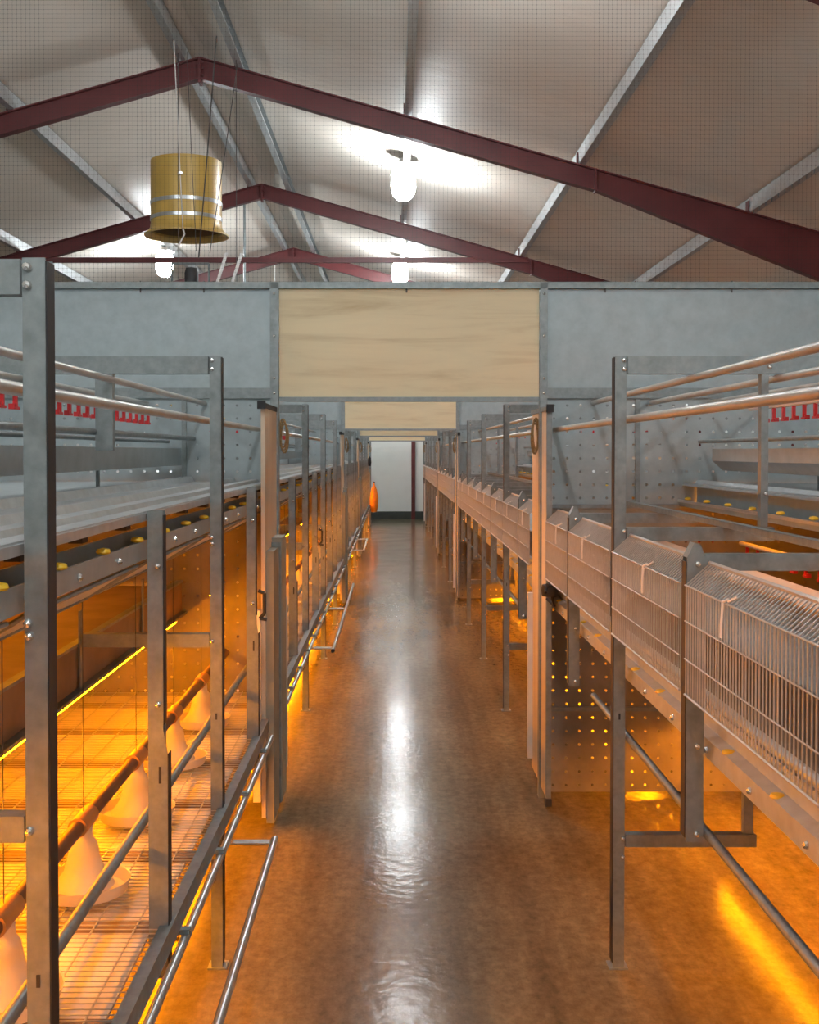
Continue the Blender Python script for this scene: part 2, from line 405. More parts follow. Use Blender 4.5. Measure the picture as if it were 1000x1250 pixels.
# bird netting from the first header to the roof
nm_ = mb(); step = .021; yn = PY[0]-.012
r = .0003
cols = int((WR-WL)/step)
for i in range(cols+1):
    x = WL+i*step; zt_ = roofz(x)-.03
    k = len(nm_.v)
    for z in (2.45, zt_):
        nm_.v += [(x-r, yn-r*.6, z), (x+r, yn-r*.6, z), (x, yn+r, z)]
    nm_.f += [(k, k+1, k+4, k+3), (k+1, k+2, k+5, k+4), (k+2, k, k+3, k+5)]
j = 0
while True:
    z = 2.46+j*step
    xa = max(WL, RX-(5.10-z)/.28); xb = min(WR, RX+(5.10-z)/.28)
    if z > 5.05 or xb <= xa: break
    k = len(nm_.v)
    for x in (xa, xb):
        nm_.v += [(x, yn-r*.6, z-r), (x, yn-r*.6, z+r), (x, yn+r, z)]
    nm_.f += [(k, k+3, k+4, k+1), (k+1, k+4, k+5, k+2), (k+2, k+5, k+3, k)]
    q = .0017
    for i in range(cols+1):
        x = WL+i*step
        if xa <= x <= xb and z < 4.5:
            k = len(nm_.v)
            nm_.v += [(x-q, yn, z), (x, yn, z-q), (x+q, yn, z), (x, yn, z+q), (x, yn-q, z)]
            nm_.f += [(k, k+1, k+4), (k+1, k+2, k+4), (k+2, k+3, k+4), (k+3, k, k+4), (k, k+3, k+2, k+1)]
    j += 1
net = obj('bird_netting', nm_.mesh('net', M['net']))
stuff(tag(net, 'fine dark bird netting stretched from the large plywood header to the roof', 'netting'))

# ------------------------------------------------------------------ doors folded against the aisle
def door_left(n, y):
    t = thing('plywood_door', 'plywood door with grey kick boards standing open beside %s header' % ('the large plywood' if n == 0 else 'the '+ORD[n]+' plywood'), 'door', (OL, y, 0))
    obj('leaf', mb().box(-.03, -.012, -.52, -.04, .06, 1.84).mesh('leaf', M['door_wood']), t)
    k = mb().box(-.012, .022, -.50, -.27, .03, 1.22); obj('kick_board', k.mesh('kick', M['kickboard']), t)
    k = mb().box(-.012, .034, -.255, -.05, .05, 1.26); obj('kick_board', k.mesh('kick', M['kickboard']), t)
    obj('batten', mb().box(-.012, .03, -.27, -.255, .05, 1.24).mesh('batten', M['galv']), t)
    obj('edge_strip', mb().box(-.062, -.03, -.56, -.53, .14, .97).mesh('strip', M['white_plastic']), t)
    obj('edge_strip', mb().box(.004, .03, .03, .06, .13, .95).mesh('strip', M['white_plastic']), t)
    obj('top_rail', mb().box(-.034, -.008, -.56, .04, 1.84, 1.862).mesh('rail', M['dark']), t)
    obj('rail_cap', mb().box(-.038, -.004, -.585, -.56, 1.835, 1.87).mesh('cap', M['dark']), t)
    o = mb(True)
    for i in range(3):
        cz = 1.74-i*.012; pts = [(.012+.018*math.cos(a*.5236)+i*.004, .03, cz+.07*math.sin(a*.5236)) for a in range(13)]
        o.path(pts, .005, 6)
    obj('rope_coil', o.mesh('rope', M['rope']), t)
def door_right(n, y):
    t = thing('plywood_door', 'narrow plywood door edged in steel standing open beside %s header' % ('the large plywood' if n == 0 else 'the '+ORD[n]+' plywood'), 'door', (OR, y, 0))
    obj('leaf', mb().box(.012, .028, -.20, .34, .055, 1.84).mesh('leaf', M['door_wood']), t)
    obj('steel_edge', mb().box(.010, .034, -.225, -.20, .05, 1.85).mesh('edge', M['galv']), t)
    obj('edge_strip', mb().box(-.012, .012, .30, .335, .10, .94).mesh('strip', M['white_plastic']), t)
    obj('top_rail', mb().box(.006, .034, -.24, .36, 1.84, 1.86).mesh('rail', M['galv']), t)
    obj('rail_cap', mb().box(.004, .036, -.262, -.24, 1.832, 1.868).mesh('cap', M['dark']), t)
    obj('foot_cap', mb().box(.008, .036, -.235, -.19, .02, .055).mesh('cap', M['dark']), t)
    o = mb(True)
    for i in range(3):
        cz = 1.74-i*.012; pts = [(-.006-.016*math.cos(a*.5236)-i*.003, .05, cz+.075*math.sin(a*.5236)) for a in range(13)]
        o.path(pts, .005, 6)
    obj('rope_coil', o.mesh('rope', M['rope']), t)
for n, y in enumerate(PY):
    door_left(n, y); door_right(n, y)

# ------------------------------------------------------------------ upright frames
def c_profile(w, d, th, s):
    """C channel, open towards the aisle (s=+1 opens to +x)"""
    p = [(-w/2, -d/2), (w/2, -d/2), (w/2, -d/2+th), (-w/2+th, -d/2+th), (-w/2+th, d/2-th), (w/2, d/2-th), (w/2, d/2), (-w/2, d/2)]
    if s < 0: p = [(-x, y) for x, y in reversed(p)]
    return p
def frame_meshes(side):
    s = 1 if side == 'R' else -1
    def bx(xa, xb, *r):
        xa, xb = xa*s, xb*s
        return mb().box(min(xa, xb), max(xa, xb), *r)
    L = []
    L.append(('post', mb().prism(c_profile(.036, .042, .004, -s), 'z', 0, 1.955).mesh('post', M['galv'])))
    L.append(('cover_strip', bx(-.0205, -.018, -.020, .021, .02, 1.95).mesh('cover', M['dark'])))
    L.append(('foot_plate', bx(-.03, .03, -.03, .03, 0, .005).mesh('foot', M['galv'])))
    L.append(('top_rail', bx(.022, 2.12, -.02, .016, 1.898, 1.953).mesh('rail', M['galv'])))
    L.append(('rear_post', bx(2.08, 2.12, -.02, .02, 0, 1.897).mesh('rear', M['galv'])))
    if side == 'R':
        L.append(('inner_post', bx(.445, .468, -.02, .012, 1.412, 1.897).mesh('inner', M['galv'])))
        L.append(('cross_arm', bx(.022, .49, -.018, .018, 1.368, 1.411).mesh('arm', M['galv'])))
        L.append(('low_arm', bx(.022, .44, -.018, .018, .39, .43).mesh('arm', M['galv'])))
        L.append(('hanger', bx(.40, .43, -.012, .012, .431, .93).mesh('hanger', M['galv'])))
        B = [(0.01, 1.94), (0.01, 1.912), (.456, 1.935), (.47, 1.92), (0.012, 1.40), (0.012, .42), (.012, .36), (.46, 1.52)]
    else:
        L.append(('inner_post', bx(.325, .38, -.02, .012, 1.655, 1.897).mesh('inner', M['galv'])))
        L.append(('cross_arm', bx(.022, .425, -.018, .018, 1.03, 1.072).mesh('arm', M['galv'])))
        L.append(('tier_arm', bx(.08, 2.07, -.012, .012, 1.472, 1.492).mesh('arm', M['galv'])))
        L.append(('floor_arm', bx(.022, 2.07, -.015, .015, .43, .462).mesh('arm', M['galv'])))
        B = [(0.01, 1.94), (0.01, 1.912), (.012, 1.38), (.012, 1.05), (.01, 1.36)]
    return L, [(x*s, z) for x, z in B]
FM = {k: frame_meshes(k) for k in 'LR'}
def frame_label(k, side):
    row = 'open row' if side == 'L' else 'mesh-fronted row'
    prev = [i for i in range(4) if PAN[i] < k]
    if not prev:
        d = {0: 'third', 1: 'second', 2: 'first'}[k]
        return 'galvanised upright frame of the %s, %s before the large plywood header' % (row, d) if d != 'first' else \
            'galvanised upright frame of the %s, next before the large plywood header' % row
    i = prev[-1]
    return 'galvanised upright frame of the %s, %s past the %s plywood header' % (row, ORD[k-PAN[i]-1], ORD[i])
slot_me = mb().box(-.003, .003, -.0225, -.021, .80, .82).mesh('slot', M['dark'])
for side, x in (('L', XL), ('R', XR)):
    for k in range(0, 16):
        if k in PAN: continue
        t = thing('upright_frame', frame_label(k, side), 'upright frame', (x, BAY*k, 0), 'upright frames along the aisle')
        for nm, me in FM[side][0]:
            q_ = obj(nm, me, t)
            if nm == 'post': po = q_
        if k <= 9:
            for bx_, bz in FM[side][1]: obj('bolt', bolt_me, po, (bx_, -.023, bz))
        obj('slot', slot_me, po)

# short hanging posts half way along each bay
pl = [(-.021, .0), (.021, .0), (.021, -.0)]
def mid_left():
    L = []
    w = .021
    prof = [(-w, .39), (w+.004, .39), (w+.004, .93), (w-.006, .99), (w-.006, 1.51), (-w, 1.51)]
    L.append(('strip', mb().prism(prof, 'y', -.018, -.014).mesh('strip', M['galv'])))
    L.append(('channel', mb().box(-w, -w+.004, -.0139, .018, .40, 1.51).box(-w+.004, w-.006, .014, .018, .40, 1.51).mesh('channel', M['galv'])))
    L.append(('cover_strip', mb().box(w-.006, w-.004, -.0139, .018, 1.0, 1.50).box(w+.004, w+.006, -.018, .018, .40, .93).mesh('cover', M['dark'])))
    L.append(('slot', mb().box(.004, .010, -.0195, -.0181, .86, .90).mesh('slot', M['dark'])))
    return L
def mid_right():
    L = []
    L.append(('strip', mb().prism(c_profile(.042, .042, .004, -1), 'z', .72, 1.40).mesh('strip', M['galv'])))
    L.append(('cover_strip', mb().box(-.0235, -.0212, -.018, .02, .73, 1.39).mesh('cover', M['dark'])))
    L.append(('cap', mb().prism([(-.021, 1.40), (.021, 1.40), (.012, 1.43), (-.004, 1.435)], 'y', -.021, .021).mesh('cap', M['galv'])))
    L.append(('cross_arm', mb().box(.022, .49, -.016, .016, 1.368, 1.408).mesh('arm', M['galv'])))
    return L
ML, MR = mid_left(), mid_right()
def mid_label(k, side):
    row = 'open row' if side == 'L' else 'mesh-fronted row'
    prev = [i for i in range(4) if PAN[i] <= k]
    if not prev:
        return 'short galvanised hanging post of the %s, %s before the large plywood header' % (row, {0: 'third', 1: 'second', 2: 'next'}[k])
    i = prev[-1]
    return 'short galvanised hanging post of the %s, %s past the %s plywood header' % (row, ORD[k-PAN[i]], ORD[i])
for side, x, LL in (('L', XL, ML), ('R', XR, MR)):
    for k in range(0, 15):
        t = thing('hanging_post', mid_label(k, side), 'post', (x, BAY*(k+.5), 0), 'short hanging posts between upright frames')
        for nm, me in LL: obj(nm, me, t)
        if k < 9:
            for bz in ((1.38, 1.05) if side == 'L' else (1.385, .95, .74)): obj('bolt', bolt_me, t, (0.004, -.022, bz))
        if side == 'L' and k in (2, 4):
            h = mb(True).path([(.026, -.02, 1.10), (.05, -.02, 1.09), (.05, -.02, 1.01), (.032, -.02, .99), (.06, -.02, .985)], .007, 8)
            hh = obj('latch_handle', h.mesh('handle', M['dark']), t); hh['label'] = 'black curved latch handle'

# ------------------------------------------------------------------ continuous runs, one per zone between partitions
clip_me = mb(True).lathe([(0, -.006), (.013, -.004), (.016, .0), (.013, .006), (0, .009)], 10).mesh('clip', M['yellow_clip'])
def run(name, me, label, cat, zi, loc=(0,0,0), group=None):
    return tag(obj(name, me, None, loc), label, cat, group)
def poly_run(poly, z0, z1, mat, smooth=False): return mb(smooth).prism(poly, 'y', z0, z1).mesh('run', mat)
def flip(poly): return [(-x, z) for x, z in reversed(poly)]
tray_prof = [(0, -.018), (.004, -.018), (.004, .004), (.05, .004), (.055, .016), (.09, .016), (.095, .004), (.16, .004), (.17, .022), (.185, .022), (.195, .006),
             (.36, .006), (.37, .03), (.40, .03), (.41, .006), (1.95, .006), (1.95, .0), (0, .0)]
def drinker_mesh():
    m = mb(); m.box(-.006, .006, -.006, .006, -.018, .03)   # stem
    m.box(-.009, .009, -.03, .012, -.026, -.018); m.box(-.009, .009, -.034, -.026, -.026, -.010)
    return m.mesh('nipple', M['red_plastic'])
nip_me = drinker_mesh()

def tube_light(x, y0, y1, z, label, mat='tube_glow'):
    t = thing('light_tube', label, 'light tube', (x, y0, z), 'orange light tubes')
    obj('tube', mb(True).tube((0, .03, 0), (0, y1-y0-.03, 0), .007 if mat == 'tube_low' else .011, 8).mesh('tube', M[mat]), t)
    for yy in (0, y1-y0-.03): obj('end_cap', mb().tube((0, yy, 0), (0, yy+.03, 0), .015, 8).mesh('cap', M['white_plastic']), t)
    if mat == 'tube_low':
        hp = [(-.034, -.012), (-.030, -.012), (-.016, .013), (.016, .013), (.030, -.012), (.034, -.012), (.018, .0158), (-.018, .0158)]
        obj('added_hood', mb().prism(hp, 'y', 0, y1-y0).mesh('added_hood', M['galv']), t)  # unseen hood added so the tube lights only downwards
    n = max(2, int((y1-y0)/1.8)+1)
    cl = mb()
    for i in range(n):
        yy = .1+(y1-y0-.2)*i/(n-1); cl.box(-.003, .003, yy-.01, yy+.01, .016, .022)
    obj('hanger_clip', cl.mesh('clip', M['galv']), t)

for zi, (y0, y1) in enumerate(ZONES):
    zn = ZN[zi]
    ylen = y1-y0
    # ---------------- open row (left)
    tr_ = thing('upper_tray', 'ribbed galvanised upper tray of the open row, ' + zn, 'tray', (XL-.024, y0, 1.505), 'upper trays of the open row')
    obj('tray_sheet', poly_run(flip(tray_prof), 0, ylen, M['tray']), tr_)
    if zi <= 2:
        ck = mb().box(-.022, .006, -.02, .02, -.035, -.001).mesh('clip', M['dark'])
        n = int(ylen/.36)
        for i in range(n):
            yy = (i+.5)*ylen/n
            obj('clip', ck, tr_, (-.03, yy, 0))
    ch = thing('egg_channel', 'yellow-clipped egg channel on the open row, ' + zn, 'channel', (XL-.034, y0, 1.392), 'egg channels with yellow clips')
    cp = [(0, 0), (0, .045), (-.006, .045), (-.006, .006), (-.075, .006), (-.075, .056), (-.081, .056), (-.081, 0)]
    cho = obj('channel', poly_run(list(reversed(cp)), 0, ylen, M['galv_sheet']), ch)
    if zi <= 2:
        n = int(ylen/.315)
        for i in range(n):
            obj('clip', clip_me, cho, (-.004, (i+.4)*.315, .051))
            if zi == 0: obj('bolt', bolt_me, cho, (.002, (i+.75)*.315, .02))
    # sloping wire egg shelf below the channel, one per half bay
    # ---------------- inner belt housing
    bh = thing('belt_housing', 'brown belt housing inside the open row, ' + zn, 'belt housing', (-1.01, y0, .885), 'belt housings inside the open row')
    obj('side_board', mb().box(-.02, 0, .02, ylen, .012, .145).mesh('board', M['brown_board']), bh)
    obj('top_edge', mb().box(-.025, .004, .02, ylen, .146, .156).mesh('edge', M['galv']), bh)
    obj('bottom_edge', mb().box(-.035, .026, .02, ylen, 0, .011).mesh('edge', M['galv']), bh)  # lip widened towards the aisle to block the tube's upward spill
    obj('belt', mb().box(-1.5, -.026, .02, ylen, .12, .13).mesh('belt', M['brown_board']), bh)
    obj('divider', mb().box(-.76, -.75, .02, ylen, .131, .585).mesh('divider', M['brown_board']), bh)
    kk = [k for k in range(0, 31) if y0+.05 < k*BAY/2 < y1-.05]
    for k in kk:
        obj('hanger_strap', mb().box(.005, .011, k*BAY/2-y0-.012, k*BAY/2-y0+.012, .0115, .26).mesh('strap', M['galv']), bh)
    if zi < 4: tube_light(-1.45, y0+.1, y1-.1, 1.40, 'dim orange light tube above the open row belt housing, ' + zn, 'tube_dim')
    if zi < 4: tube_light(-1.026, y0+.1, y1-.1, .862, 'orange light tube under the open row belt housing, ' + zn)
    if zi < 4: tube_light(-.90, y0+.1, y1-.1, .385, 'orange light tube beneath the open row wire floor, ' + zn, 'tube_low')
    # ---------------- wire floor platform
    wf = thing('wire_floor', 'wire floor over a pale belt in the open row, ' + zn, 'wire floor', (XL+.034, y0, .46), 'wire floors of the open row')
    obj('belt', mb().box(-2.1, -.06, .02, ylen, .020, .028).mesh('belt', M['belt']), wf)
    obj('edge_channel', mb().prism([(-.006, .004), (0, .004), (0, .058), (-.03, .058), (-.03, .053), (-.006, .053)], 'y', 0, ylen-.6).mesh('edge', M['galv']), wf)
    obj('inner_wall', mb().box(-1.39, -1.38, .02, ylen, .029, .43).mesh('wall', M['belt']), wf)
    if zi <= 3:
        wm = mb(); wr = .0011
        n = int(ylen/.0245)
        for i in range(n):
            yy = (i+.5)*.0245
            wm.box(-1.37, -.031, yy-wr, yy+wr, .050, .050+2*wr)
        stuff(obj('cross_wire', wm.mesh('wires', M['galv_bright']), wf))
        for i in range(13):
            xx = -.09-i*.1
            obj('long_wire', mb().box(xx-.0016, xx+.0016, 0, ylen, .0455, .0495).mesh('wire', M['wire']), wf)
    n = max(2, int(ylen/.46))
    sb = mb().box(-1.37, -.031, -.022, .022, .0285, .045).mesh('bar', M['brown_board'])
    for i in range(n): obj('support_bar', sb, wf, (0, (i+.5)*ylen/n, 0))
    et = thing('edge_tube', 'bright zinc tube under the open row wire floor, ' + zn, 'tube', (XL+.045, y0, .44), 'floor edge tubes')
    obj('tube', mb(True).tube((0, .02, 0), (0, ylen-.6, 0), .012, 10).mesh('tube', M['galv_bright']), et)
    n = max(2, int(ylen/.6)); bk = mb().box(-.02, .012, -.012, .012, .012, .024).mesh('bracket', M['galv'])
    bc = mb().box(-.028, -.016, -.01, .01, -.006, .006).mesh('brass', M['yellow_clip'])
    for i in range(n):
        obj('bracket', bk, et, (0, (i+.5)*(ylen-.6)/n, 0)); obj('brass_nut', bc, et, (0, (i+.5)*(ylen-.6)/n, 0))
    # ---------------- perches of the open row
    def perch(name, x, z, r_, lab, ya=y0, yb=y1, mat='pole'):
        run(name, mb(True).tube((x, ya+.01, z), (x, yb-.005, z), r_, 12).mesh('perch', M[mat]), lab, 'perch', zi, (0,0,0), 'perch tubes of ' + ('the open row' if x < 0 else 'the mesh-fronted row'))
    perch('perch_tube', XL-.075, .71, .0135, 'galvanised perch tube above the open row wire floor, ' + zn, mat='galv')
    perch('perch_tube', -.637, 1.757, .012, 'stout eye-level perch tube along the open row, ' + zn)
    if zi <= 2:
        for i, xx in enumerate((-.895, -1.17, -1.45)):
            perch('perch_tube', xx, 1.880, .011, '%s overhead perch from the aisle, open row, %s' % (ORD[i], zn))
    perch('perch_tube', -.95, 1.715, .011, 'perch tube above the open row feed trough, ' + zn, mat='galv')
    if zi <= 1:
        perch('perch_tube', -1.07, 1.70, .008, 'thin tube beside the open row feed trough, ' + zn, mat='galv')
    # ---------------- upper feed trough
    ft = thing('feed_trough', 'feed trough on the open row upper tray, ' + zn, 'feed trough', (-1.0, y0, 1.513), 'upper feed troughs')
    obj('trough', poly_run([(-.17, .09), (-.166, .09), (-.12, .092), (-.05, .092), (-.004, .155), (0, .155), (0, .09), (-.045, .085), (-.125, .085), (-.17, .155)][0:0] or
        [(0, .075), (0, .155), (-.006, .155), (-.006, .08), (-.164, .08), (-.164, .155), (-.17, .155), (-.17, .075)], .05, ylen-.05, M['galv_sheet']), ft)
    lg = mb().box(-.09, -.08, -.01, .01, 0, .075).mesh('leg', M['galv'])
    for i in range(max(2, int(ylen/1.2))): obj('leg', lg, ft, (0, .3+i*1.2, 0))
    # ---------------- drinker line
    if zi <= 2:
        dl = thing('drinker_line', 'red nipple drinker pipe over the open row tray, ' + zn, 'drinker line', (-1.1, y0, 1.80), 'drinker lines with red nipples')
        dlo = obj('pipe', mb(True).tube((0, .05, .04), (0, ylen-.1, .04), .011, 8).mesh('pipe', M['white_plastic']), dl)
        g0 = 3.64-y0 if zi == 0 else .35
        st = g0-.9*int(g0/.9)
        while st+.65 < ylen:
            for i in range(6): obj('nipple', nip_me, dlo, (0, st+.02+i*.115, 0))
            obj('yellow_hook', mb().box(-.01, .01, st-.14, st-.12, .05, .09).mesh('hook', M['yellow_clip']), dlo)
            st += .9
    # ---------------- feed pipe and pan feeders on the wire floor
    fp = run('feed_pipe', mb(True).tube((-.80, y0+.03, .70), (-.80, y1-.03, .70), .019, 12).mesh('pipe', M['feed_pipe']),
             'dark feed pipe above the open row wire floor, ' + zn, 'feed pipe', zi, (0,0,0), 'feed pipes of the open row')

    # ---------------- mesh-fronted row (right)
    bt = thing('egg_channel', 'zinc egg trough with yellow clips under the mesh fronts, ' + zn, 'channel', (XR+.036, y0, .915), 'egg belt troughs under the mesh')
    op = [(0, 0), (.006, 0), (.006, .034), (.012, .04), (.03, .04), (.034, .052), (.03, .10), (.012, .128), (-.004, .132), (-.004, .126), (.008, .122), (.024, .098), (.028, .054), (.0, .046)]
    bto = obj('trough', poly_run(op, 0, ylen, M['tray']), bt)
    obj('top_tube', mb(True).tube((.002, 0, .148), (.002, ylen, .148), .012, 10).mesh('tube', M['galv_bright']), bt)
    if zi <= 2:
        n = int(ylen/.33)
        for i in range(n):
            obj('clip', clip_me, bto, (.012, (i+.5)*ylen/n, .048))
            if zi == 0: obj('bolt', bolt_me, bto, (-.002, (i+.9)*ylen/n, .02))
    tf = thing('tier_floor', 'lower tier floor behind the mesh fronts, ' + zn, 'tier floor', (XR+.07, y0, .93), 'lower tier floors of the mesh-fronted row')
    obj('floor_sheet', mb().box(0, 1.9, .02, ylen, 0, .02).mesh('sheet', M['brown_board']), tf)
    obj('slat', mb().box(.02, .05, .02, ylen, .0205, .05).mesh('slat', M['galv_sheet']), tf)
    obj('shelf', mb().prism([(.16, .17), (.32, .22), (.32, .228), (.16, .178)], 'y', .02, ylen).mesh('slat', M['galv']), tf)
    obj('divider', mb().box(1.28, 1.30, .02, ylen, .0205, .46).mesh('divider', M['brown_board']), tf)
    nb = thing('nest_trough', 'plain trough in the tier behind the mesh fronts, ' + zn, 'trough', (1.23, y0, .951), 'lower tier troughs')
    obj('front_board', mb().box(0, .012, .05, ylen-.05, .11, .27).mesh('board', M['belt']), nb)
    obj('lid_board', mb().box(-.09, .05, .05, ylen-.05, .2705, .28).mesh('board', M['belt']), nb)
    obj('base_board', mb().box(.0125, .16, .05, ylen-.05, .11, .122).mesh('board', M['belt']), nb)
    obj('rear_board', mb().box(.1605, .172, .05, ylen-.05, .11, .22).mesh('board', M['belt']), nb)
    for i in range(max(2, int(ylen/1.5))):
        obj('leg', mb().box(.07, .09, .2+i*1.5, .23+i*1.5, 0, .1095).mesh('leg', M['galv']), nb)
    if zi <= 2:
        dl = thing('drinker_line', 'low red nipple drinker pipe inside mesh-fronted row, ' + zn, 'drinker line', (1.62, y0, 1.185), 'drinker lines with red nipples')
        dlo = obj('pipe', mb(True).tube((0, .05, .04), (0, ylen-.1, .04), .011, 8).mesh('pipe', M['white_plastic']), dl)
        for i in range(int(ylen/.15)-1): obj('nipple', nip_me, dlo, (0, .15+i*.15, 0))
        dl = thing('drinker_line', 'red nipple drinker pipe over the mesh-fronted tray, ' + zn, 'drinker line', (1.55, y0, 1.80), 'drinker lines with red nipples')
        dlo = obj('pipe', mb(True).tube((0, .05, .04), (0, ylen-.45, .04), .011, 8).mesh('pipe', M['white_plastic']), dl)
        g0 = 4.20-y0 if zi == 0 else .35
        st = g0-.9*int(g0/.9)
        while st+.65 < ylen:
            for i in range(6): obj('nipple', nip_me, dlo, (0, st+.02+i*.115, 0))
            st += .9
    if zi < 4: tube_light(1.58, y0+.1, y1-.1, 1.40, 'dim orange light tube inside the mesh-fronted row, ' + zn, 'tube_dim')
    if zi < 4: tube_light(1.53, y0+.1, y1-.1, .42, 'orange light tube beneath the mesh-fronted row lower tier, ' + zn, 'tube_low')
    # long bar on the cross arms
    run('stringer_bar', mb().box(1.04, 1.065, y0+.01, y1, 1.412, 1.432).mesh('bar', M['galv']), 'stringer bar on the mesh-fronted row cross arms, ' + zn, 'bar', zi, (0,0,0), 'stringer bars')
    # upper tier
    ut = thing('upper_tray', 'galvanised upper tray of the mesh-fronted row, ' + zn, 'tray', (1.37, y0, 1.50), 'upper trays of the mesh-fronted row')
    obj('tray_sheet', poly_run([(0, -.008), (.005, -.008), (.005, .004), (.06, .004), (.07, .018), (.09, .018), (.1, .004), (1.4, .004), (1.4, 0), (0, 0)], 0, ylen, M['tray']), ut)
    fr = thing('egg_channel', 'yellow-clipped egg channel below the mesh-fronted row upper tray, ' + zn, 'channel', (1.36, y0, 1.395), 'egg channels with yellow clips')
    fro = obj('channel', poly_run([(0, 0), (.085, 0), (.085, .09), (.079, .09), (.079, .006), (.006, .006), (.006, .028), (0, .028)], 0, ylen, M['galv_sheet']), fr)
    obj('edge_strip', mb().box(-.012, -.0005, 0, ylen, .020, .032).mesh('strip', M['galv_bright']), fr)
    if zi <= 2:
        n = int(ylen/.315)
        for i in range(n): obj('clip', clip_me, fro, (-.004, (i+.5)*ylen/n, .04))
    for i in range(max(2, int(ylen/1.5))):
        obj('support', mb().box(.09, .115, .2+i*1.5, .23+i*1.5, 0, .1).mesh('support', M['galv']), fr)
    ft = thing('feed_trough', 'feed trough on the mesh-fronted row upper tray, ' + zn, 'feed trough', (1.47, y0, 1.505), 'upper feed troughs')
    obj('trough', poly_run([(0, .105), (.05, .06), (.13, .06), (.18, .105), (.18, .16), (.175, .16), (.175, .107), (.128, .065), (.052, .065), (.005, .107), (.005, .16), (0, .16)], .05, ylen-.15, M['galv_sheet']), ft)
    lg = mb().box(.085, .095, -.01, .01, 0, .06).mesh('leg', M['galv'])
    for i in range(max(2, int(ylen/1.2))): obj('leg', lg, ft, (0, .3+i*1.2, 0))
    # perches
    perch('perch_tube', .765, 1.757, .0125, 'stout eye-level perch tube along the mesh-fronted row, ' + zn)
    if zi <= 2:
        for i, xx in enumerate((.945, 1.22, 1.49, 1.79)):
            perch('perch_tube', xx, 1.884, .012, '%s overhead perch from the aisle, mesh-fronted row, %s' % (ORD[i], zn))
    perch('perch_tube', 1.45, 1.70, .009, 'thin tube above the mesh-fronted row feed trough, ' + zn, mat='galv')
    perch('perch_tube', XR+.035, .735, .0115, 'low galvanised tube below the mesh-fronted row trough, ' + zn, yb=(4.3 if zi == 0 else y1), mat='galv')

# sloping wire egg shelves, half bay each
sh_frame = mb().tube((-.01, .03, .0), (-.01, .85, .0), .005, 6).tube((-.13, .03, -.075), (-.13, .85, -.075), .005, 6).tube((-.01, .03, 0), (-.13, .03, -.075), .005, 6).tube((-.01, .85, 0), (-.13, .85, -.075), .005, 6).mesh('frame', M['galv'])
wm = mb()
for i in range(33):
    yy = .05+i*.0244; wm.tube((-.01, yy, .002), (-.13, yy, -.073), .0022, 4, cap=False)
sh_wire = wm.mesh('wires', M['galv_bright'])
# wire mesh fronts, half bay each
WP = BAY/2-.05
fm = mb(); nW = int(WP/.021)
for i in range(nW+1):
    yy = .0+i*WP/nW
    fm.tube((0, yy, 1.075), (0, yy, 1.335), .0019, 4, cap=False); fm.tube((0, yy, 1.335), (.055, yy, 1.385), .0019, 4, cap=False)
front_wire = fm.mesh('wires', M['wire'])
fl = [mb().tube((xx, 0, zz), (xx, WP, zz), rr, 6).mesh('rod', M['wire']) for xx, zz, rr in ((-.003, 1.075, .003), (-.003, 1.16, .0018), (-.003, 1.25, .0018), (-.003, 1.335, .0022), (.057, 1.387, .006))]
cordm = mb(True).path([(.0, 0, 1.345), (-.008, .012, 1.338), (-.010, .016, 1.29), (-.009, .02, 1.262)], .003, 5).path([(0, 0, 1.34), (.012, -.02, 1.352)], .003, 5).mesh('tie', M['cord'])
for k in range(-1, 31):
    y = BAY/2*k
    if y < -.95 or y+BAY/2 > END-.3: continue
    zi = max([i for i in range(5) if y >= ZONES[i][0]-.2] or [0])
    g = BAY/2
    first = k - (0 if zi == 0 else PAN[zi-1]*2)
    words = ['first', 'second', 'third', 'fourth', 'fifth', 'sixth', 'seventh', 'eighth', 'ninth']
    if zi == 0: pos = {5: 'next before', 4: 'second before', 3: 'third before', 2: 'fourth before', 1: 'fifth before', 0: 'sixth before', -1: 'seventh before'}[k] + ' the large plywood header'
    else: pos = words[first] + ' past the %s plywood header' % ORD[zi-1]
    # mesh front
    t = thing('mesh_front', 'wire mesh panel fronting the mesh-fronted row, ' + pos, 'mesh panel', (XR-.024, y+.025, 0), 'wire mesh fronts')
    if k+1 in [2*p for p in PAN]: t.scale = (1, .74, 1)
    if k in [2*p for p in PAN]: t.scale = (1, .58, 1); t.location.y += .36
    stuff(obj('wire_mesh', front_wire, t))
    for me in fl: obj('rod', me, t)
    if k < 14: obj('cord_tie', cordm, t, (0, .42+.1*((k*37) % 5-2)/2, 0))
    # egg shelf
    t = thing('egg_shelf', 'sloping wire egg shelf of the open row, ' + pos, 'egg shelf', (XL-.03, y+.02, 1.382), 'sloping wire egg shelves')
    obj('frame', sh_frame, t); stuff(obj('wire', sh_wire, t))

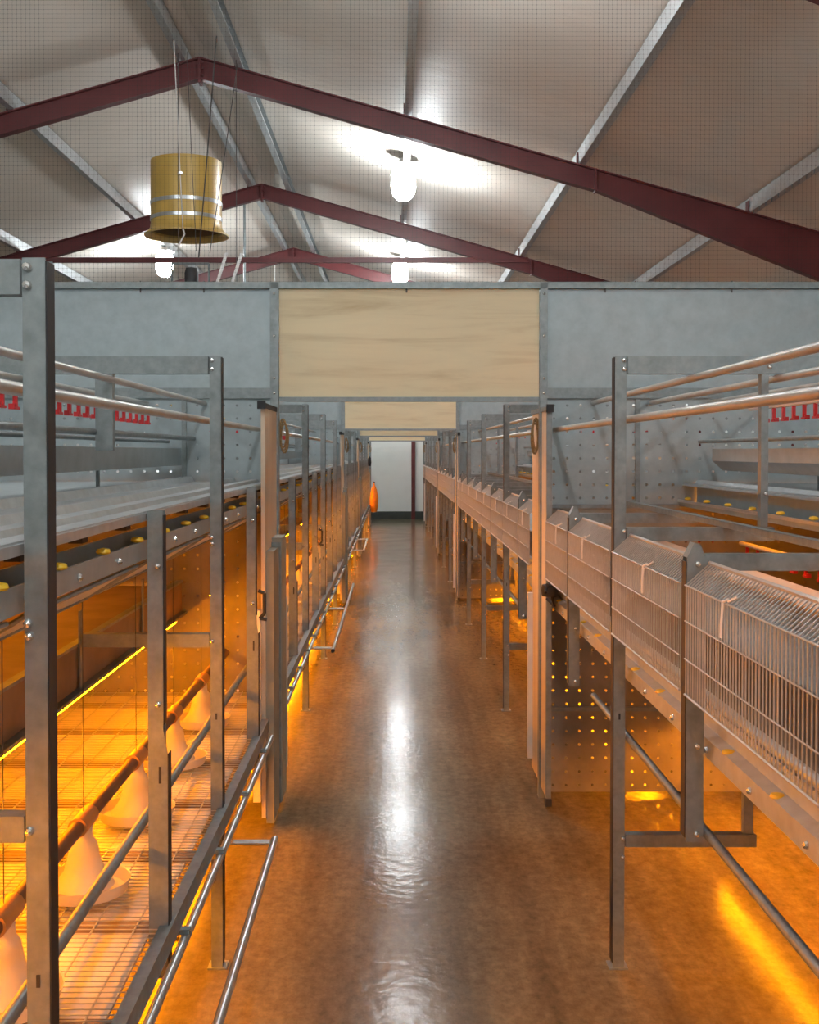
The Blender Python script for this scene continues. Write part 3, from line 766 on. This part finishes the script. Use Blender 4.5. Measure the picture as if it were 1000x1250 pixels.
# pan feeders along the feed pipe
pan_parts = [('coupling', mb(True).tube((0, -.06, .70), (0, .06, .70), .025, 12).mesh('coupling', M['coupling'])),
             ('drop_tube', mb(True).lathe([(.022, .69), (.024, .66), (.034, .645), (.036, .63)], 14).mesh('drop', M['pan'])),
             ('cone', mb(True).lathe([(.036, .635), (.04, .61), (.052, .57), (.078, .535)], 20).mesh('cone', M['pan'])),
             ('pan', mb(True).lathe([(.0, .515), (.085, .515), (.105, .523), (.116, .55), (.12, .552), (.11, .52), (.085, .5125), (0, .5125)], 24).mesh('pan', M['pan'])),
             ('hang_wire', mb().tube((0, 0, .725), (0, .0, 1.40), .0013, 5).mesh('wire', M['cable']))]
yy = 0.52; i = 0; lastz = -1; cnt = 0
while yy < END-.6:
    if all(abs(yy-p) > .25 for p in PY):
        zi = max(z for z in range(5) if yy >= ZONES[z][0])
        if zi != lastz: cnt = 0; lastz = zi
        cnt += 1
        w_ = ['first', 'second', 'third', 'fourth', 'fifth', 'sixth', 'seventh', 'eighth', 'ninth', 'tenth', 'eleventh', 'twelfth', 'thirteenth'][cnt-1]
        t = thing('pan_feeder', 'pale pan feeder under the dark feed pipe, %s %s' % (w_, 'before the large plywood header' if zi == 0 else 'past the %s plywood header' % ORD[zi-1]), 'pan feeder', (-.80, yy, 0), 'pan feeders on the wire floor')
        for nm, me in pan_parts: obj(nm, me, t)
    yy += .604

# guard tubes standing off the open row posts
def guard(ya, yb, arms, label):
    t = thing('guard_tube', label, 'guard tube', (-.385, ya, .40), 'guard tubes along the open row')
    obj('tube', mb(True).tube((0, 0, 0), (0, yb-ya, 0), .012, 10).mesh('tube', M['galv_bright']), t)
    for a in arms: obj('arm', mb(True).tube((-.153, a-ya, 0), (-.012, a-ya, 0), .009, 8).mesh('arm', M['galv_bright']), t)
    obj('end_plug', mb(True).tube((0, -.008, 0), (0, 0, 0), .0125, 10).mesh('plug', M['dark']), t)
guard(-.6, BAY*2+.03, [.03, BAY, BAY*2], 'low zinc guard tube beside the open row before the large plywood header')
guard(BAY*4-.1, BAY*6-.1, [BAY*4, BAY*5], 'low zinc guard tube beside the open row past the first plywood header')
guard(BAY*8-.1, BAY*9+.1, [BAY*8, BAY*9], 'low zinc guard tube beside the open row past the second plywood header')

# ------------------------------------------------------------------ yellow ventilation chimney hanging from the ridge
CY = 10.55
t = thing('ventilation_chimney', 'yellow ventilation chimney with two grey straps hanging below the ridge', 'chimney', (-1.90, CY, 3.63))
obj('barrel', mb(True).lathe([(.322, .03), (.322, .67), (.312, .67), (.312, .03)], 40).mesh('barrel', M['chimney']), t)
obj('flare', mb(True).lathe([(.324, .10), (.328, .06), (.36, .022), (.385, .006), (.385, -.006), (.36, -.004), (.32, .03), (.314, .05)], 40).mesh('flare', M['chimney']), t)
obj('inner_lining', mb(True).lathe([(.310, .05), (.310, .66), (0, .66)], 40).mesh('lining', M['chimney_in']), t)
for z in (.145, .285):
    s_ = obj('strap', mb(True).lathe([(.324, z-.018), (.328, z-.016), (.328, z+.016), (.324, z+.018)], 40).mesh('strap', M['galv_bright']), t)
obj('motor', mb(True).lathe([(0, .30), (.07, .30), (.07, .14), (.05, .12), (0, .12)], 16).mesh('motor', M['dark']), t)
obj('motor_bracket', mb().box(-.31, .31, -.02, .02, .31, .33).mesh('bracket', M['galv']), t)
ropes = [((-.30, -.1), (-.10, -.7)), ((.05, -.32), (.34, -.9)), ((.25, -.15), (.30, -.4)), ((-.15, -.3), (-.05, -.5))]
rp_l = ['thin rope running down the outer side of the yellow chimney', 'dark rope crossing the middle of the yellow chimney', 'thin rope beside the inner edge of the yellow chimney', 'slack thin rope left of the dark one on the yellow chimney']
P0 = Vector((-1.90, CY, 3.63))
R = [((-1.78, 9.35, 4.98), (-1.86, 10.15, 3.62), .0045, 'pale rope hanging in front of the yellow chimney to its rim'),
     ((-1.42, 9.25, 4.98), (-1.72, 10.14, 3.36), .006, 'dark rope crossing in front of the yellow chimney from the ridge'),
     ((-1.34, 9.9, 4.98), (-1.62, 10.13, 3.40), .004, 'thin slanting rope nearest the inner edge of the yellow chimney'),
     ((-1.72, 9.6, 4.98), (-1.74, 10.13, 3.42), .003, 'thin slack rope between the pale and dark chimney ropes')]
for a, b_, r_, l in R:
    mid = (Vector(a)+Vector(b_))/2 + Vector((0.0, 0, -.03))
    tt = thing('rope', l, 'rope', b_, 'ropes at the yellow chimney')
    A, Bv, Mv = Vector(a)-Vector(b_), Vector((0, 0, 0)), mid-Vector(b_)
    obj('strand', mb(True).path([A, A*.5+Mv*.25+(A*.5)*.0+Vector((0,0,0)) if False else A.lerp(Mv, .5), Mv, Mv.lerp(Bv, .5), Bv], r_, 6).mesh('strand', M['cord'] if l.startswith('pale') else M['cable']), tt)
    if l.startswith('pale'):
        obj('shackle', mb(True).lathe([(0, -.02), (.022, -.01), (.022, .01), (0, .02)], 8, tuple(Mv.lerp(Bv, .35))).mesh('shackle', M['bolt']), tt)
        obj('hook', mb(True).path([(0, 0, 0), (.015, 0, -.05), (-.03, 0, -.13), (-.05, 0, -.2)], .008, 6).mesh('hook', M['cord']), tt)
# winch frame hung below the chimney
t = thing('winch_frame', 'grey winch frame with two slanted pale bars below the yellow chimney', 'winch frame', (-1.62, 9.95, 2.98))
obj('rail', mb().box(-.35, .38, -.02, .02, 0, .04).mesh('rail', M['galv']), t)
for x in (.16, .29): obj('slant_bar', mb().prism([(x-.11, .0405), (x-.085, .0405), (x+.025, .39), (x, .39)], 'y', -.012, .012).mesh('bar', M['white_plastic']), t)
obj('motor_box', mb(True).lathe([(0, .04), (.05, .045), (.06, .1), (.06, .22), (.05, .26), (0, .27)], 14, (-.13, 0, 0)).mesh('motor', M['dark']), t)
obj('cage_bar', mb().path([(-.3, 0, .04), (-.3, 0, .3), (.02, 0, .3), (.02, 0, .04)], .01, 6).mesh('cage', M['galv']), t)
for x in (-.24, .26): obj('hanger_rod', mb().tube((x, 0, .04), (x, 0, roofz(-1.62+x)-2.984), .004, 6).mesh('rod', M['cable']), t)
# vertical cables from roof to header
for x, y, l, r_, mm, zt0 in ((-1.94, 14.95, 'grey steel rod hanging from the red tie-bar roof frame beside the chimney', .016, 'galv', 4.86), (-2.03, 19.6, 'thin pale cord hanging from the roof frame beyond the tie bar', .010, 'cord', 4.83)):
    tag(obj('hanging_rod', mb(True).tube((0, 0, 0), (0, 0, zt0-2.5), r_, 8).mesh('rod', M[mm]), None, (x, y, 2.5)), l, 'rod')

# ------------------------------------------------------------------ small things
# drive unit at the trough end by the first partition
t = thing('drive_unit', 'dark chain drive unit at the egg trough end beside the large header', 'drive unit', (.70, 5.14, 1.0))
obj('housing', mb(True).lathe([(0, 0), (.035, .004), (.04, .03), (.035, .055), (0, .06)], 14).mesh('housing', M['dark']), t)
obj('lever', mb().path([(0, 0, .05), (-.02, -.05, .06), (-.03, -.09, .03)], .007, 6).mesh('lever', M['dark']), t)
obj('chain', mb().path([(.01, .02, .01), (.03, .06, -.05), (.0, .1, -.02)], .006, 6).mesh('chain', M['dark']), t)
# orange sack hanging at the far end
t = thing('orange_sack', 'orange plastic sack hanging from the open row near the end wall', 'sack', (-.42, 24.2, .38))
obj('bag', mb(True).lathe([(0, 0), (.06, .01), (.085, .12), (.09, .3), (.06, .48), (.02, .58), (.012, .62)], 14).mesh('bag', M['orange_sack']), t)
obj('neck_tie', mb(True).lathe([(.0, .62), (.02, .622), (.02, .645), (0, .65)], 10).mesh('tie', M['dark']), t)
t = thing('black_glove', 'small black bag hanging above the orange sack', 'bag', (XL+.062, BAY*13-.04, 1.36))
obj('bag', mb(True).lathe([(0, 0), (.03, .005), (.038, .08), (.03, .17), (.01, .19)], 10).mesh('bag', M['dark']), t)
obj('loop', mb(True).path([(0, 0, .19), (-.02, 0, .23), (-.05, 0, .24)], .005, 6).mesh('loop', M['dark']), t)
t.name = 'black_bag'
